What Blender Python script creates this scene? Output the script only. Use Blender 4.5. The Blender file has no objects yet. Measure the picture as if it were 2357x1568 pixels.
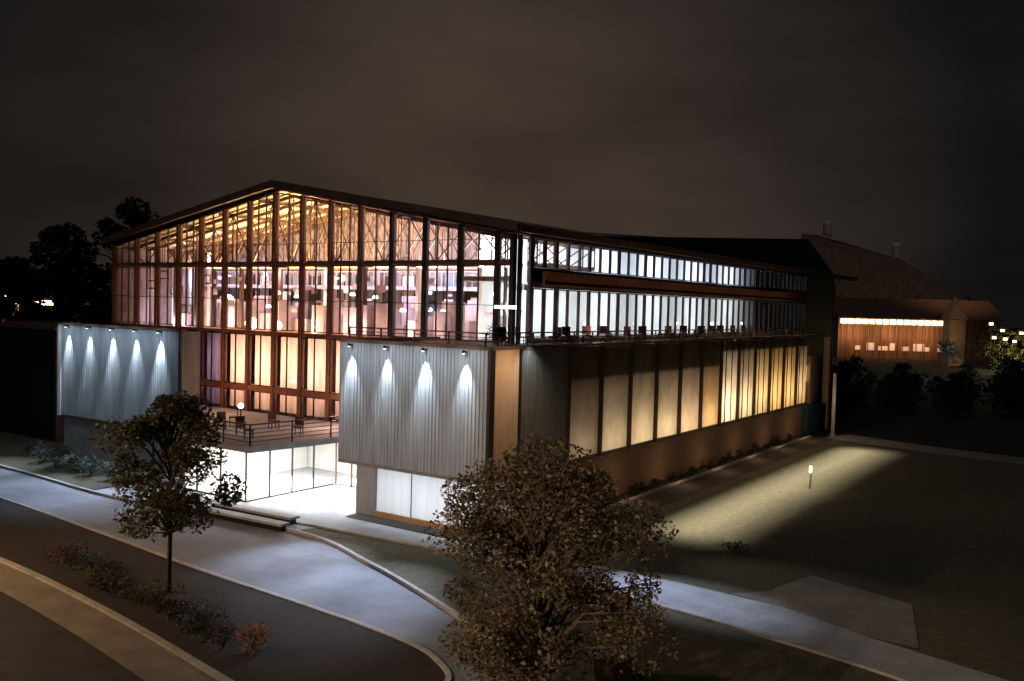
import bpy, math, random
from math import radians as R_, sin, cos, pi
from mathutils import Vector, Matrix
random.seed(7)
S = bpy.context.scene
COL = S.collection

# ------------------------------------------------------------------ camera
cam_d = bpy.data.cameras.new('camera')
cam = bpy.data.objects.new('camera', cam_d); COL.objects.link(cam); S.camera = cam
YAW, PITCH, ROLL = 0.600, 0.0377, 0.0258
cam_d.sensor_width = 36.0; cam_d.lens = 36.0 * 2085.6 / 2357.0
cam_d.clip_start = 0.2; cam_d.clip_end = 3000
fw = Vector((-sin(YAW) * cos(PITCH), cos(YAW) * cos(PITCH), -sin(PITCH)))
rt = Vector((cos(YAW), sin(YAW), 0)); up = rt.cross(fw)
r2 = rt * cos(ROLL) + up * sin(ROLL); u2 = -rt * sin(ROLL) + up * cos(ROLL)
cam.matrix_world = Matrix(((r2.x, u2.x, -fw.x, 22.27), (r2.y, u2.y, -fw.y, -31.02), (r2.z, u2.z, -fw.z, 10.0), (0, 0, 0, 1)))

# ------------------------------------------------------------------ world: night sky with a brown city glow low down
W = bpy.data.worlds.new('World'); S.world = W; W.use_nodes = True
nt = W.node_tree; nt.nodes.clear()
def N(t, **k):
    n = nt.nodes.new(t)
    for a, b in k.items(): setattr(n, a, b)
    return n
out = N('ShaderNodeOutputWorld'); bg = N('ShaderNodeBackground'); tc = N('ShaderNodeTexCoord')
sky = N('ShaderNodeTexSky', sky_type='NISHITA', sun_disc=False, sun_elevation=R_(-9), sun_rotation=R_(40))
dot = N('ShaderNodeVectorMath', operation='DOT_PRODUCT'); gd = Vector((-sin(YAW + .05), cos(YAW + .05), .06)).normalized()
dot.inputs[1].default_value = gd
rampg = N('ShaderNodeValToRGB'); e = rampg.color_ramp.elements
e[0].position = 0.60; e[0].color = (.0010, .0014, .0018, 1)
e[1].position = 1.0; e[1].color = (.0275, .0188, .0138, 1)
m1 = e.new(.86); m1.color = (.0030, .0031, .0031, 1)
m2 = e.new(.94); m2.color = (.0118, .0090, .0077, 1)
noi = N('ShaderNodeTexNoise'); noi.inputs['Scale'].default_value = 2.4; noi.inputs['Detail'].default_value = 4
mp = N('ShaderNodeMapping'); mp.inputs['Scale'].default_value = (1, 1, 3.2)
mr = N('ShaderNodeMapRange'); mr.inputs['From Min'].default_value = .3; mr.inputs['From Max'].default_value = .7
mr.inputs['To Min'].default_value = .62; mr.inputs['To Max'].default_value = 1.3
mul = N('ShaderNodeVectorMath', operation='SCALE'); add = N('ShaderNodeVectorMath', operation='ADD')
sks = N('ShaderNodeVectorMath', operation='SCALE'); sks.inputs['Scale'].default_value = .05
L = nt.links.new
L(tc.outputs['Generated'], dot.inputs[0]); L(dot.outputs['Value'], rampg.inputs[0])
L(tc.outputs['Generated'], mp.inputs[0]); L(mp.outputs[0], noi.inputs['Vector']); L(noi.outputs['Fac'], mr.inputs['Value'])
L(rampg.outputs[0], mul.inputs[0]); L(mr.outputs[0], mul.inputs['Scale'])
L(sky.outputs[0], sks.inputs[0]); L(mul.outputs[0], add.inputs[0]); L(sks.outputs[0], add.inputs[1])
L(add.outputs[0], bg.inputs['Color']); bg.inputs['Strength'].default_value = 2.1; L(bg.outputs[0], out.inputs['Surface'])

S.view_settings.view_transform = 'Standard'; S.view_settings.look = 'None'
S.view_settings.exposure = 0.0; S.view_settings.gamma = 1.0; S.view_settings.use_curve_mapping = False
S.render.engine = 'CYCLES'
S.cycles.use_denoising = True
S.cycles.max_bounces = 7; S.cycles.transparent_max_bounces = 24; S.cycles.sample_clamp_indirect = 4.0
S.cycles.caustics_reflective = False; S.cycles.caustics_refractive = False

# ------------------------------------------------------------------ lights of the place and added fill lights
K = 1.0
def light(name, kind, loc, energy, color, target=None, **kw):
    d = bpy.data.lights.new(name, kind); d.energy = energy * K; d.color = color
    for a, b in kw.items(): setattr(d, a, b)
    o = bpy.data.objects.new(name, d); COL.objects.link(o); o.location = loc
    if target is not None:
        o.rotation_euler = (Vector(target) - Vector(loc)).to_track_quat('-Z', 'Y').to_euler()
    return o
COOL = (.66, .83, 1.0); WARM = (1.0, .62, .30); GOLD = (1.0, .70, .34); PEACH = (1.0, .66, .50); WHITE = (1.0, .95, .88)
def area(name, loc, sx, sy, energy, color, target):
    return light(name, 'AREA', loc, energy, color, target, shape='RECTANGLE', size=sx, size_y=sy)
DOWN_L = (-32.4, -30.05, -27.6, -25.25, -22.95); DOWN_R = (-8.05, -5.80, -3.53, -1.28)
for q, zz in ((DOWN_L, 7.95), (DOWN_R, 7.88)):
    for i, x in enumerate(q):
        light('washer_and_fill_spot', 'SPOT', (x, -.26, zz), (1500, 1350, 1800, 1550, 2300)[i], (.80, .91, 1.0), (x, -.02, zz - 2.0), spot_size=R_(46), spot_blend=1.0, shadow_soft_size=.04)
        light('washer_and_fill_spot', 'SPOT', (x, -1.4, zz + .6), 150, (.72, .86, 1.0), (x, -.02, 4.6), spot_size=R_(150), spot_blend=1.0, shadow_soft_size=.1)  # added wide fill between the streaks, with no fixture of its own
# hall interior: uplights on the trusses, floor-level lamps, cool strips in the east aisle
for x, en, c in ((-36.5, 160, (1, .72, .55)), (-33, 420, (1, .70, .50)), (-29, 900, (1, .66, .30)), (-24.5, 1050, (1, .70, .33)), (-20.5, 1000, (1, .72, .36)), (-16.5, 900, (1, .73, .47)), (-12.5, 900, (1, .84, .76)), (-8.2, 850, (.98, .90, .92))):
    area('uplight_lamp', (x, 11.6, 12.2), 2.6, 1.2, en * (1.5 if x < -18 else 1.7), (c[0], c[1] * .95, c[2] * (.85 if x < -18 else 1.1)), (x, 12.6, 18))
for x, en, c in ((-37.5, 130, (.9, .76, .86)), (-34.5, 170, (.95, .74, .76)), (-31, 220, (1, .70, .58)), (-26.3, 900, (1, .72, .44)), (-22.5, 260, (1, .68, .42)), (-18, 160, (1, .66, .50)), (-13, 170, (1, .66, .56)), (-8, 190, (1, .74, .66))):
    area('floor_lamp_light', (x, 9.0, 8.15), 1.6, .6, en * 1.3, c, (x, 14, 9.0))
for x, en, c in ((-37, 420, (.82, .74, .95)), (-33.5, 420, (.92, .74, .84)), (-29.5, 420, (1, .74, .74)), (-24.5, 500, (1, .74, .72)), (-19.5, 520, (.86, .80, 1)), (-14.5, 560, (.84, .85, 1)), (-10.5, 520, (.84, .88, 1))):
    area('gallery_light', (x, 13.0, 12.0), 3.0, .4, en * .55, c, (x, 17, 9.5))
for y, en in ((13.5, 300), (19, 380), (26, 380), (34, 380), (42, 360), (50, 340)):
    area('aisle_lamp_light', (-5.6, y, 10.7), .5, 5.0, en * .85, (.86, .97, 1.0), (-9.0, y, 9.6))
    area('aisle_upper_light', (-5.4, y, 13.3), .4, 5.0, en * 1.25, (.70, .78, 1.0), (-9.0, y, 12.9))
# curtain lights behind the lower bays
for x, en, c in ((-30.0, 75, (.86, .68, .85)), (-25.4, 300, (1, .72, .56)), (-21.8, 280, (1, .70, .54)), (-19, 280, (1, .70, .58)), (-14.3, 280, (1, .72, .64)), (-10.5, 150, (1, .60, .50))):
    area('curtain_light', (x, 9.6, 5.9), 4.2, 2.4, en * 1.15, c, (x, 7.4, 5.9))
# entrance pavilion: bright white
for x, y, en in ((-15.5, -.2, 430), (-15.5, 3.0, 430), (-9.6, 6.0, 330), (-12.2, 6.0, 300)):
    area('ceiling_light', (x, y, 2.44), 2.2, 1.6, en, (1, .97, .90), (x, y, 0))
for x, y, en in ((-11.6, 1.2, 360), (-9.2, 2.2, 280)):
    area('soffit_light', (x, y, 2.42), 1.0, .5, en, (.93, .96, 1.0), (x, y - .3, 0))
# deck above the pavilion
light('deck_light', 'POINT', (-24.2, 4.0, 4.6), 330, (1, .46, .24), shadow_soft_size=.12)
light('deck_light', 'POINT', (-14.6, 5.4, 4.4), 330, (1, .58, .46), shadow_soft_size=.12)
# base wall under the east box
area('base_room_light', (-3.6, 2.0, 1.25), 6.6, 1.6, 200, (.92, .95, 1.0), (-3.6, 0, 1.35))
# side rooms behind the warm panels
for y, en, c, z in ((8.2, 17, (1, .80, .62), 3.0), (11.5, 36, (1, .83, .60), 3.0), (14.8, 52, (1, .82, .56), 3.0), (18.1, 58, (1, .82, .56), 3.0), (21.4, 66, (1, .76, .54), 3.0), (24.6, 62, (1, .66, .32), 3.1), (27.9, 150, (1, .82, .60), 3.6), (31.2, 95, (1, .80, .54), 3.6), (34.4, 100, (1, .72, .36), 3.8), (37.6, 105, (1, .66, .26), 3.8), (40.9, 95, (1, .64, .28), 3.8), (44.0, 70, (1, .70, .42), 3.8)):
    area('side_room_light', (-2.0, y, z), 2.2, .6, en, c, (-.3, y, z + .25))
# added strip light, without a fixture, that makes the pale band on the lawn
light('lawn_fill_strip', 'AREA', (.55, 22.5, 7.95), 1250, (1, .88, .70), (6.3, 22.5, 0), shape='RECTANGLE', size=33, size_y=.45, spread=R_(25))
light('ambient_fill_sun', 'SUN', (0, -30, 40), .16, (.80, .86, 1.0), (10, 0, 0), angle=R_(25))  # added dim fill sun that lifts the roads and lawn
for y in (5, 11, 17, 23, 29, 35, 41):
    light('plinth_fill_light', 'POINT', (1.7, y, .9), 34, (1, .62, .36), shadow_soft_size=.08)  # added points that warm the plinth wall, no fixtures here
for y in (12, 19, 26, 33, 40, 47):
    light('beam_fill_light', 'POINT', (-1.6, y, 9.0), 60, (1, .62, .40), shadow_soft_size=.1)  # added points that brighten the crane beam from the terrace
light('corner_fill_and_downlight', 'SPOT', (2.2, 1.3, 8.6), 420, (1, .74, .50), (-.1, 1.3, 5.2), spot_size=R_(120), spot_blend=1)  # added spot to brighten the wood corner panel
light('corner_fill_and_downlight', 'SPOT', (.5, 2.9, 8.4), 160, COOL, (-.1, 2.9, 5.4), spot_size=R_(120), spot_blend=1)
light('pad_fill_spot', 'SPOT', (.3, 6, 8.0), 1500, (1, .86, .72), (14.0, .8, 0), spot_size=R_(34), spot_blend=1)  # added spot that brightens the beige paving
# added spots above the boxes for the forecourt pools, then street lamps outside the frame
for x, y, z, tx, ty, en, sz in ((-30.5, -.5, 8.3, -31.5, -6.3, 900, 56), (-26.0, -.5, 8.3, -23.5, -6.3, 1200, 54), (-22.0, -.5, 8.3, -18.8, -6.4, 600, 40), (-1.5, -.5, 8.3, .8, -8.6, 1500, 40), (-5.5, -.5, 8.3, -3.6, -7.4, 1300, 38), (-.5, -.4, 8.3, 9.6, -1.9, 1900, 24)):
    light('forecourt_fill_spot', 'SPOT', (x, y, z), en * 5.5, (.66, .76, 1.0), (tx, ty, 0), spot_size=R_(sz), spot_blend=.9, shadow_soft_size=.1)
light('street_lamp_light', 'SPOT', (13, -30, 9.5), 7600, (1.0, .72, .46), (12, -14, 3.0), spot_size=R_(62), spot_blend=.8, shadow_soft_size=.2)
light('street_lamp_light', 'SPOT', (-16, -26, 9), 9500, (1.0, .58, .26), (-7, -14.5, 0), spot_size=R_(100), spot_blend=.9, shadow_soft_size=.2)

# ------------------------------------------------------------------ materials
def mat(name, base, rough=.7, metal=0, noise=0, scale=6, col2=None, bump=0, spec=.4, stretch=None, detail=5):
    m = bpy.data.materials.new(name); m.use_nodes = True; n = m.node_tree; b = n.nodes['Principled BSDF']
    b.inputs['Base Color'].default_value = (*base, 1); b.inputs['Roughness'].default_value = rough
    b.inputs['Metallic'].default_value = metal; b.inputs['Specular IOR Level'].default_value = spec
    if noise or col2 or bump:
        t = n.nodes.new('ShaderNodeTexCoord'); q = n.nodes.new('ShaderNodeTexNoise')
        q.inputs['Scale'].default_value = scale; q.inputs['Detail'].default_value = detail; q.inputs['Roughness'].default_value = .62
        mpp = n.nodes.new('ShaderNodeMapping'); mpp.inputs['Scale'].default_value = stretch or (1, 1, 1)
        n.links.new(t.outputs['Object'], mpp.inputs[0]); n.links.new(mpp.outputs[0], q.inputs['Vector'])
        r = n.nodes.new('ShaderNodeValToRGB')
        c2 = col2 or tuple(c * (1 - noise) for c in base)
        r.color_ramp.elements[0].position = .34; r.color_ramp.elements[0].color = (*c2, 1)
        r.color_ramp.elements[1].position = .66; r.color_ramp.elements[1].color = (*base, 1)
        n.links.new(q.outputs['Fac'], r.inputs[0]); n.links.new(r.outputs[0], b.inputs['Base Color'])
        if bump:
            bb = n.nodes.new('ShaderNodeBump'); bb.inputs['Strength'].default_value = bump; bb.inputs['Distance'].default_value = .05
            n.links.new(q.outputs['Fac'], bb.inputs['Height']); n.links.new(bb.outputs[0], b.inputs['Normal'])
    return m
def joints(m, sx, sy, dark=.72):
    n = m.node_tree; b = n.nodes['Principled BSDF']; src = b.inputs['Base Color'].links[0].from_socket
    t = n.nodes.new('ShaderNodeTexCoord'); q = n.nodes.new('ShaderNodeTexBrick'); q.inputs['Scale'].default_value = 1
    q.inputs['Brick Width'].default_value = sx; q.inputs['Row Height'].default_value = sy; q.inputs['Mortar Size'].default_value = .022; q.inputs['Mortar Smooth'].default_value = .6
    q.inputs['Color1'].default_value = (1, 1, 1, 1); q.inputs['Color2'].default_value = (.86, .86, .87, 1); q.inputs['Mortar'].default_value = (dark, dark, dark, 1)
    x = n.nodes.new('ShaderNodeMix'); x.data_type = 'RGBA'; x.blend_type = 'MULTIPLY'; x.inputs[0].default_value = 1
    n.links.new(t.outputs['Object'], q.inputs['Vector']); n.links.new(src, x.inputs[6]); n.links.new(q.outputs['Color'], x.inputs[7]); n.links.new(x.outputs[2], b.inputs['Base Color'])
def emis(name, color, s):
    m = bpy.data.materials.new(name); m.use_nodes = True; b = m.node_tree.nodes['Principled BSDF']
    b.inputs['Base Color'].default_value = (.8, .8, .8, 1)
    b.inputs['Emission Color'].default_value = (*color, 1); b.inputs['Emission Strength'].default_value = s
    return m
def glass(name, tint=(1, 1, 1), refl=.10):
    m = bpy.data.materials.new(name); m.use_nodes = True; n = m.node_tree; n.nodes.clear()
    o = n.nodes.new('ShaderNodeOutputMaterial'); mx = n.nodes.new('ShaderNodeMixShader'); t = n.nodes.new('ShaderNodeBsdfTransparent'); g = n.nodes.new('ShaderNodeBsdfGlossy')
    t.inputs[0].default_value = (*tint, 1); g.inputs['Roughness'].default_value = .04; g.inputs['Color'].default_value = (.9, .95, 1, 1)
    f = n.nodes.new('ShaderNodeFresnel'); f.inputs['IOR'].default_value = 1.45
    n.links.new(f.outputs[0], mx.inputs[0]); n.links.new(t.outputs[0], mx.inputs[1]); n.links.new(g.outputs[0], mx.inputs[2]); n.links.new(mx.outputs[0], o.inputs[0])
    return m
def transl(name, color, amount=.9, noise=.25, scale=1.5, stretch=(1, 1, .15)):
    m = bpy.data.materials.new(name); m.use_nodes = True; n = m.node_tree; n.nodes.clear()
    o = n.nodes.new('ShaderNodeOutputMaterial'); mx = n.nodes.new('ShaderNodeMixShader'); t = n.nodes.new('ShaderNodeBsdfTranslucent'); g = n.nodes.new('ShaderNodeBsdfPrincipled')
    tc_ = n.nodes.new('ShaderNodeTexCoord'); mpp = n.nodes.new('ShaderNodeMapping'); mpp.inputs['Scale'].default_value = stretch
    q = n.nodes.new('ShaderNodeTexNoise'); q.inputs['Scale'].default_value = scale; q.inputs['Detail'].default_value = 6
    r = n.nodes.new('ShaderNodeValToRGB'); r.color_ramp.elements[0].position = .35; r.color_ramp.elements[1].position = .65
    r.color_ramp.elements[0].color = (*[c * (1 - noise) for c in color], 1); r.color_ramp.elements[1].color = (*color, 1)
    n.links.new(tc_.outputs['Object'], mpp.inputs[0]); n.links.new(mpp.outputs[0], q.inputs['Vector']); n.links.new(q.outputs['Fac'], r.inputs[0])
    n.links.new(r.outputs[0], t.inputs[0]); n.links.new(r.outputs[0], g.inputs['Base Color']); g.inputs['Roughness'].default_value = .4
    mx.inputs[0].default_value = 1 - amount
    n.links.new(t.outputs[0], mx.inputs[1]); n.links.new(g.outputs[0], mx.inputs[2]); n.links.new(mx.outputs[0], o.inputs[0])
    return m
M = dict(
    steel=mat('dark_steel', (.055, .042, .036), .55, .3, .3, 3),
    rust=mat('rusty_steel', (.30, .125, .065), .7, .1, .4, 4),
    fascia=mat('brown_fascia', (.17, .095, .065), .6, .1, .3, 2),
    roof=mat('roof_sheet', (.05, .037, .032), .55, .2, .35, 1.5),
    roofb=mat('dark_roof_sheet', (.018, .024, .030), .5, .3, .3, 1.5),
    clad=mat('zinc_cladding', (.40, .44, .48), .5, .2, .30, 1.2, bump=.05, stretch=(3, 3, .25)),
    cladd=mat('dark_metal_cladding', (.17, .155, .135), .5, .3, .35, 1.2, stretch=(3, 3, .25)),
    orange=mat('weathered_wood_panel', (.55, .36, .22), .6, 0, .25, 3, stretch=(4, 4, .3)),
    concrete=mat('concrete', (.30, .30, .30), .8, 0, .3, 2, bump=.15),
    brick=mat('brown_brick', (.24, .155, .105), .85, 0, .5, 5, bump=.3, stretch=(1, 1, 3)),
    asphalt=mat('asphalt', (.055, .055, .06), .75, 0, .35, 1.1, bump=.2),
    drive=mat('concrete_drive', (.27, .28, .31), .8, 0, .30, .5, bump=.12),
    path=mat('pale_paving', (.40, .41, .43), .8, 0, .22, .9, bump=.1),
    pad=mat('beige_paving', (.26, .23, .20), .85, 0, .3, .9),
    kerb=mat('kerb_stone', (.46, .44, .40), .8, 0, .25, 3),
    lawn=mat('lawn_turf', (.115, .100, .062), .95, 0, .5, 3.5, col2=(.06, .060, .034), bump=.25, detail=10),
    mulch=mat('bark_mulch', (.035, .026, .02), .95, 0, .5, 7, bump=.6),
    far=mat('distant_ground', (.02, .022, .018), .95, 0, .4, .05),
    wall_in=mat('interior_plaster', (.42, .35, .39), .8, 0, .55, 1.6, stretch=(1, 1, .4)),
    wall_w=mat('white_plaster', (.78, .78, .76), .8, 0, .12, .7),
    wood=mat('timber_lining', (.72, .52, .33), .6, 0, .35, 1.5, stretch=(1, 6, 1)),
    floor=mat('timber_floor', (.36, .20, .13), .5, 0, .3, 2, stretch=(6, 1, 1)),
    truss=mat('painted_truss', (.12, .075, .055), .6, .1, .3, 5),
    parti=mat('mottled_partition', (.50, .38, .36), .7, 0, .7, 1.3, col2=(.30, .25, .34)),
    bluegrey=mat('blue_grey_panel', (.26, .32, .42), .5, 0, .4, 2, stretch=(3, 3, .3)),
    white=mat('white_paint', (.8, .8, .8), .5),
    black=mat('black_metal', (.015, .015, .017), .45, .4),
    bark=mat('tree_bark', (.09, .065, .045), .9, 0, .5, 12, bump=.5),
    teal=mat('teal_cladding', (.02, .06, .07), .5),
    fabric=mat('red_fabric', (.075, .02, .022), .8, 0, .3, 6),
    stone=mat('sandstone', (.42, .27, .15), .85, 0, .55, 5, bump=.5),
    glass=glass('clear_glass'),
    curtain=transl('peach_curtain', (.86, .72, .64), .85, .25, 2.0, (3, 3, .3)),
    curtp=transl('mauve_curtain', (.55, .47, .55), .85, .45, 2.0, (3, 3, .3)),
    poly=transl('amber_polycarbonate', (.85, .72, .52), .85, .28, 1.3, (.8, .8, .5)),
    frost=transl('frosted_panel', (.82, .84, .86), .7, .07, 1.3, (4, 4, .2)),
    lampw=emis('lamp_white', (.90, .95, 1.0), 9), lampo=emis('lamp_warm', (1.0, .70, .42), 5), lampy=emis('lamp_yellow', (1.0, .76, .40), 7),
    tube=emis('glowing_white_column', (.90, .95, 1.0), 1.25), winf=emis('far_lit_window', (1.0, .52, .26), .25), winp=emis('far_lit_window_pink', (1.0, .60, .45), .22), winy=emis('far_lit_window_yellow', (1.0, .75, .40), .9),  # tube is the white corner column, glowing in place of an uplight
)
joints(M['path'], 1.2, .6); joints(M['pad'], 1.5, .75); joints(M['drive'], 4.0, 3.0, .6); joints(M['kerb'], .9, .9, .6)
def leafmat(name, c1, c2, rough=.55):
    m = bpy.data.materials.new(name); m.use_nodes = True; n = m.node_tree; b = n.nodes['Principled BSDF']
    g = n.nodes.new('ShaderNodeNewGeometry'); r = n.nodes.new('ShaderNodeValToRGB')
    r.color_ramp.elements[0].color = (*c1, 1); r.color_ramp.elements[1].color = (*c2, 1)
    n.links.new(g.outputs['Random Per Island'], r.inputs[0]); n.links.new(r.outputs[0], b.inputs['Base Color'])
    b.inputs['Roughness'].default_value = rough
    t = n.nodes.new('ShaderNodeBsdfTranslucent'); mx = n.nodes.new('ShaderNodeMixShader'); mx.inputs[0].default_value = .35; o = n.nodes['Material Output']
    n.links.new(r.outputs[0], t.inputs[0]); n.links.new(b.outputs[0], mx.inputs[1]); n.links.new(t.outputs[0], mx.inputs[2]); n.links.new(mx.outputs[0], o.inputs[0])
    return m
M['leaf'] = leafmat('leaf_brown_green', (.020, .018, .010), (.20, .145, .08))
M['leafg'] = leafmat('leaf_green', (.022, .028, .012), (.17, .155, .07))
M['leafd'] = leafmat('leaf_dark', (.010, .014, .010), (.040, .045, .030))
M['leaft'] = leafmat('leaf_blue_green', (.030, .045, .035), (.13, .16, .14))
M['petal'] = leafmat('petal_red', (.03, .012, .014), (.17, .06, .065))
M['leafo'] = leafmat('leaf_orange', (.16, .06, .02), (.55, .28, .12))

# ------------------------------------------------------------------ mesh helpers
class MB:
    def __init__(s): s.v = []; s.f = []; s.mi = []; s.m = 0
    def quad(s, a, b, c, d):
        k = len(s.v); s.v += [a, b, c, d]; s.f.append((k, k + 1, k + 2, k + 3)); s.mi.append(s.m)
    def box(s, x0, x1, y0, y1, z0, z1):
        if x0 > x1: x0, x1 = x1, x0
        if y0 > y1: y0, y1 = y1, y0
        k = len(s.v); s.v += [(x, y, z) for z in (z0, z1) for x, y in ((x0, y0), (x1, y0), (x1, y1), (x0, y1))]
        for q in ((3, 2, 1, 0), (4, 5, 6, 7), (0, 1, 5, 4), (1, 2, 6, 5), (2, 3, 7, 6), (3, 0, 4, 7)):
            s.f.append(tuple(k + i for i in q)); s.mi.append(s.m)
        return s
    def prism(s, poly, z0, z1):  # poly in xy
        n = len(poly); k = len(s.v); s.v += [(x, y, z0) for x, y in poly] + [(x, y, z1) for x, y in poly]
        s.f.append(tuple(range(k + n - 1, k - 1, -1))); s.f.append(tuple(range(k + n, k + 2 * n)))
        for i in range(n): j = (i + 1) % n; s.f.append((k + i, k + j, k + n + j, k + n + i))
        s.mi += [s.m] * (n + 2); return s
    def xz(s, poly, y0, y1):  # poly in xz, extruded in y
        n = len(poly); k = len(s.v); s.v += [(x, y0, z) for x, z in poly] + [(x, y1, z) for x, z in poly]
        s.f.append(tuple(range(k, k + n))); s.f.append(tuple(range(k + 2 * n - 1, k + n - 1, -1)))
        for i in range(n): j = (i + 1) % n; s.f.append((k + j, k + i, k + n + i, k + n + j))
        s.mi += [s.m] * (n + 2); return s
    def bar(s, a, b, w=.1, h=None):
        a = Vector(a); b = Vector(b); h = h or w; d = (b - a)
        if d.length < 1e-5: return s
        d.normalize(); u = d.cross(Vector((0, 0, 1)))
        if u.length < 1e-3: u = Vector((1, 0, 0))
        u.normalize(); v = u.cross(d).normalized(); k = len(s.v)
        for p in (a, b):
            for i, j in ((-1, -1), (1, -1), (1, 1), (-1, 1)): s.v.append(tuple(p + u * i * w / 2 + v * j * h / 2))
        for q in ((3, 2, 1, 0), (4, 5, 6, 7), (0, 1, 5, 4), (1, 2, 6, 5), (2, 3, 7, 6), (3, 0, 4, 7)):
            s.f.append(tuple(k + i for i in q)); s.mi.append(s.m)
        return s
    def tube(s, pts, n=8):  # pts: (x,y,z,r)
        rings = []
        for i, p in enumerate(pts):
            a = Vector(pts[max(0, i - 1)][:3]); b = Vector(pts[min(len(pts) - 1, i + 1)][:3]); d = (b - a).normalized()
            u = d.cross(Vector((0, 0, 1)));
            if u.length < 1e-3: u = Vector((1, 0, 0))
            u.normalize(); v = u.cross(d); k = len(s.v)
            for j in range(n):
                t = 2 * pi * j / n; s.v.append(tuple(Vector(p[:3]) + (u * cos(t) + v * sin(t)) * p[3]))
            rings.append(k)
        for a, b in zip(rings, rings[1:]):
            for j in range(n): q = (j + 1) % n; s.f.append((a + j, a + q, b + q, b + j)); s.mi.append(s.m)
        s.f.append(tuple(rings[0] + j for j in range(n - 1, -1, -1))); s.f.append(tuple(rings[-1] + j for j in range(n))); s.mi += [s.m] * 2
        return s
    def build(s, name, mats, parent=None, smooth=False):
        o3 = Vector((0, 0, 0)); p = parent
        while p is not None: o3 += p.location; p = p.parent
        me = bpy.data.meshes.new(name); me.from_pydata([tuple(Vector(v) - o3) for v in s.v], [], s.f)
        for m in (mats if isinstance(mats, (list, tuple)) else [mats]): me.materials.append(m if not isinstance(m, str) else M[m])
        me.polygons.foreach_set('material_index', s.mi)
        if smooth: me.polygons.foreach_set('use_smooth', [True] * len(s.f))
        me.update(); o = bpy.data.objects.new(name, me); COL.objects.link(o); o.parent = parent
        return o
def tag(o, label=None, cat=None, group=None, kind=None):
    if label: o['label'] = label
    if cat: o['category'] = cat
    if group: o['group'] = group
    if kind: o['kind'] = kind
    return o
def root(name, loc, label, cat, group=None):
    o = bpy.data.objects.new(name, None); COL.objects.link(o); o.location = loc; o.empty_display_size = .3
    return tag(o, label, cat, group)
def dup(r, loc, rz, label=None, scale=None):
    c = r.copy(); COL.objects.link(c); c.location = loc; c.rotation_euler = (0, 0, rz)
    if label: c['label'] = label
    if scale: c.scale = scale
    for ch in list(r.children):
        d = ch.copy(); COL.objects.link(d); d.parent = c
        for g in list(ch.children): e_ = g.copy(); COL.objects.link(e_); e_.parent = d
    return c
def struct(name, mb, m): return tag(mb.build(name, m), kind='structure')

# ------------------------------------------------------------------ ground
def catmull(pts, n=6):
    o = []
    for i in range(len(pts) - 1):
        p0 = pts[max(0, i - 1)]; p1 = pts[i]; p2 = pts[i + 1]; p3 = pts[min(len(pts) - 1, i + 2)]
        for k in range(n):
            t = k / n
            o.append(tuple(.5 * (2 * p1[j] + (p2[j] - p0[j]) * t + (2 * p0[j] - 5 * p1[j] + 4 * p2[j] - p3[j]) * t * t + (3 * p1[j] - p0[j] - 3 * p2[j] + p3[j]) * t ** 3) for j in (0, 1)))
    o.append(pts[-1]); return o
def sheet(name, poly, z, m):
    g = MB(); g.v = [(x, y, z) for x, y in poly]; g.f = [tuple(range(len(poly)))]; g.mi = [0]; return struct(name, g, m)
def kerbline(name, pts, w=.16, h=.13, m='kerb'):
    g = MB(); pts = [Vector((*p, 0)) for p in pts]; L_, R2 = [], []
    for i, p in enumerate(pts):
        d = (pts[min(i + 1, len(pts) - 1)] - pts[max(0, i - 1)]).normalized(); n = Vector((-d.y, d.x, 0)) * w / 2
        L_.append(p + n); R2.append(p - n)
    for i in range(len(pts) - 1):
        a, b, c, d = R2[i], R2[i + 1], L_[i + 1], L_[i]
        for q in ((a, b, c, d, h, 1),): g.quad((a.x, a.y, h), (b.x, b.y, h), (c.x, c.y, h), (d.x, d.y, h))
        g.quad((a.x, a.y, -.05), (b.x, b.y, -.05), (b.x, b.y, h), (a.x, a.y, h)); g.quad((c.x, c.y, -.05), (d.x, d.y, -.05), (d.x, d.y, h), (c.x, c.y, h))
    return struct(name, g, m)
sheet('ground', [(-900, -300), (900, -300), (900, 1200), (-900, 1200)], -.10, 'far')
sheet('road', [(-120, -60), (60, -60), (60, -3.3), (16, -4.0), (9.0, -3.2), (-7.3, -4.85), (-19, -5.2), (-31, -4.7), (-120, -3.0)], -.004, 'asphalt')
far_kerb = catmull([(-120, -3.0), (-60, -4.3), (-31.2, -4.75), (-18.9, -5.3), (-7.3, -4.2), (-1.4, -5.7), (4.8, -8.2), (8.2, -9.9), (10.6, -11.6), (11.9, -13.6), (12.2, -17), (12.2, -30)])
near_kerb = catmull([(-120, -4.0), (-60, -6.9), (-22.7, -8.95), (-13.1, -9.6), (-5.3, -10.3), (0.4, -10.6), (3.4, -10.8), (5.6, -11.1), (6.8, -11.6), (7.7, -12.3), (8.0, -13.4), (7.6, -15.2), (6.2, -16.3)])
gold_kerb = catmull([(-120, -10), (-60, -12.4), (-30, -13.4), (-12.3, -14.1), (-4.0, -14.85), (2.9, -15.9), (6.0, -16.4)])
sheet('pavement', gold_kerb + [(x, y - 1.5) for x, y in gold_kerb[::-1]], .06, 'pad')
sheet('driveway', far_kerb[:-6] + [(12.2, -19), (7.8, -19)] + near_kerb[::-1][3:], .0, 'drive')
sheet('verge', near_kerb + gold_kerb[::-1], .09, 'mulch')
kerbline('kerb', far_kerb); kerbline('kerb', near_kerb); kerbline('kerb', gold_kerb, .2, .14)
sheet('front_lawn', [p for p in far_kerb if -7.3 <= p[0] <= 11.0 and p[1] > -12.2] + [(11.2, -12.3), (13.6, -12.6), (15.9, -9.0), (16.0, -4.0), (9, -2.9), (-.2, -2.5), (-7.0, -3.0)], .05, 'lawn')
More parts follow.
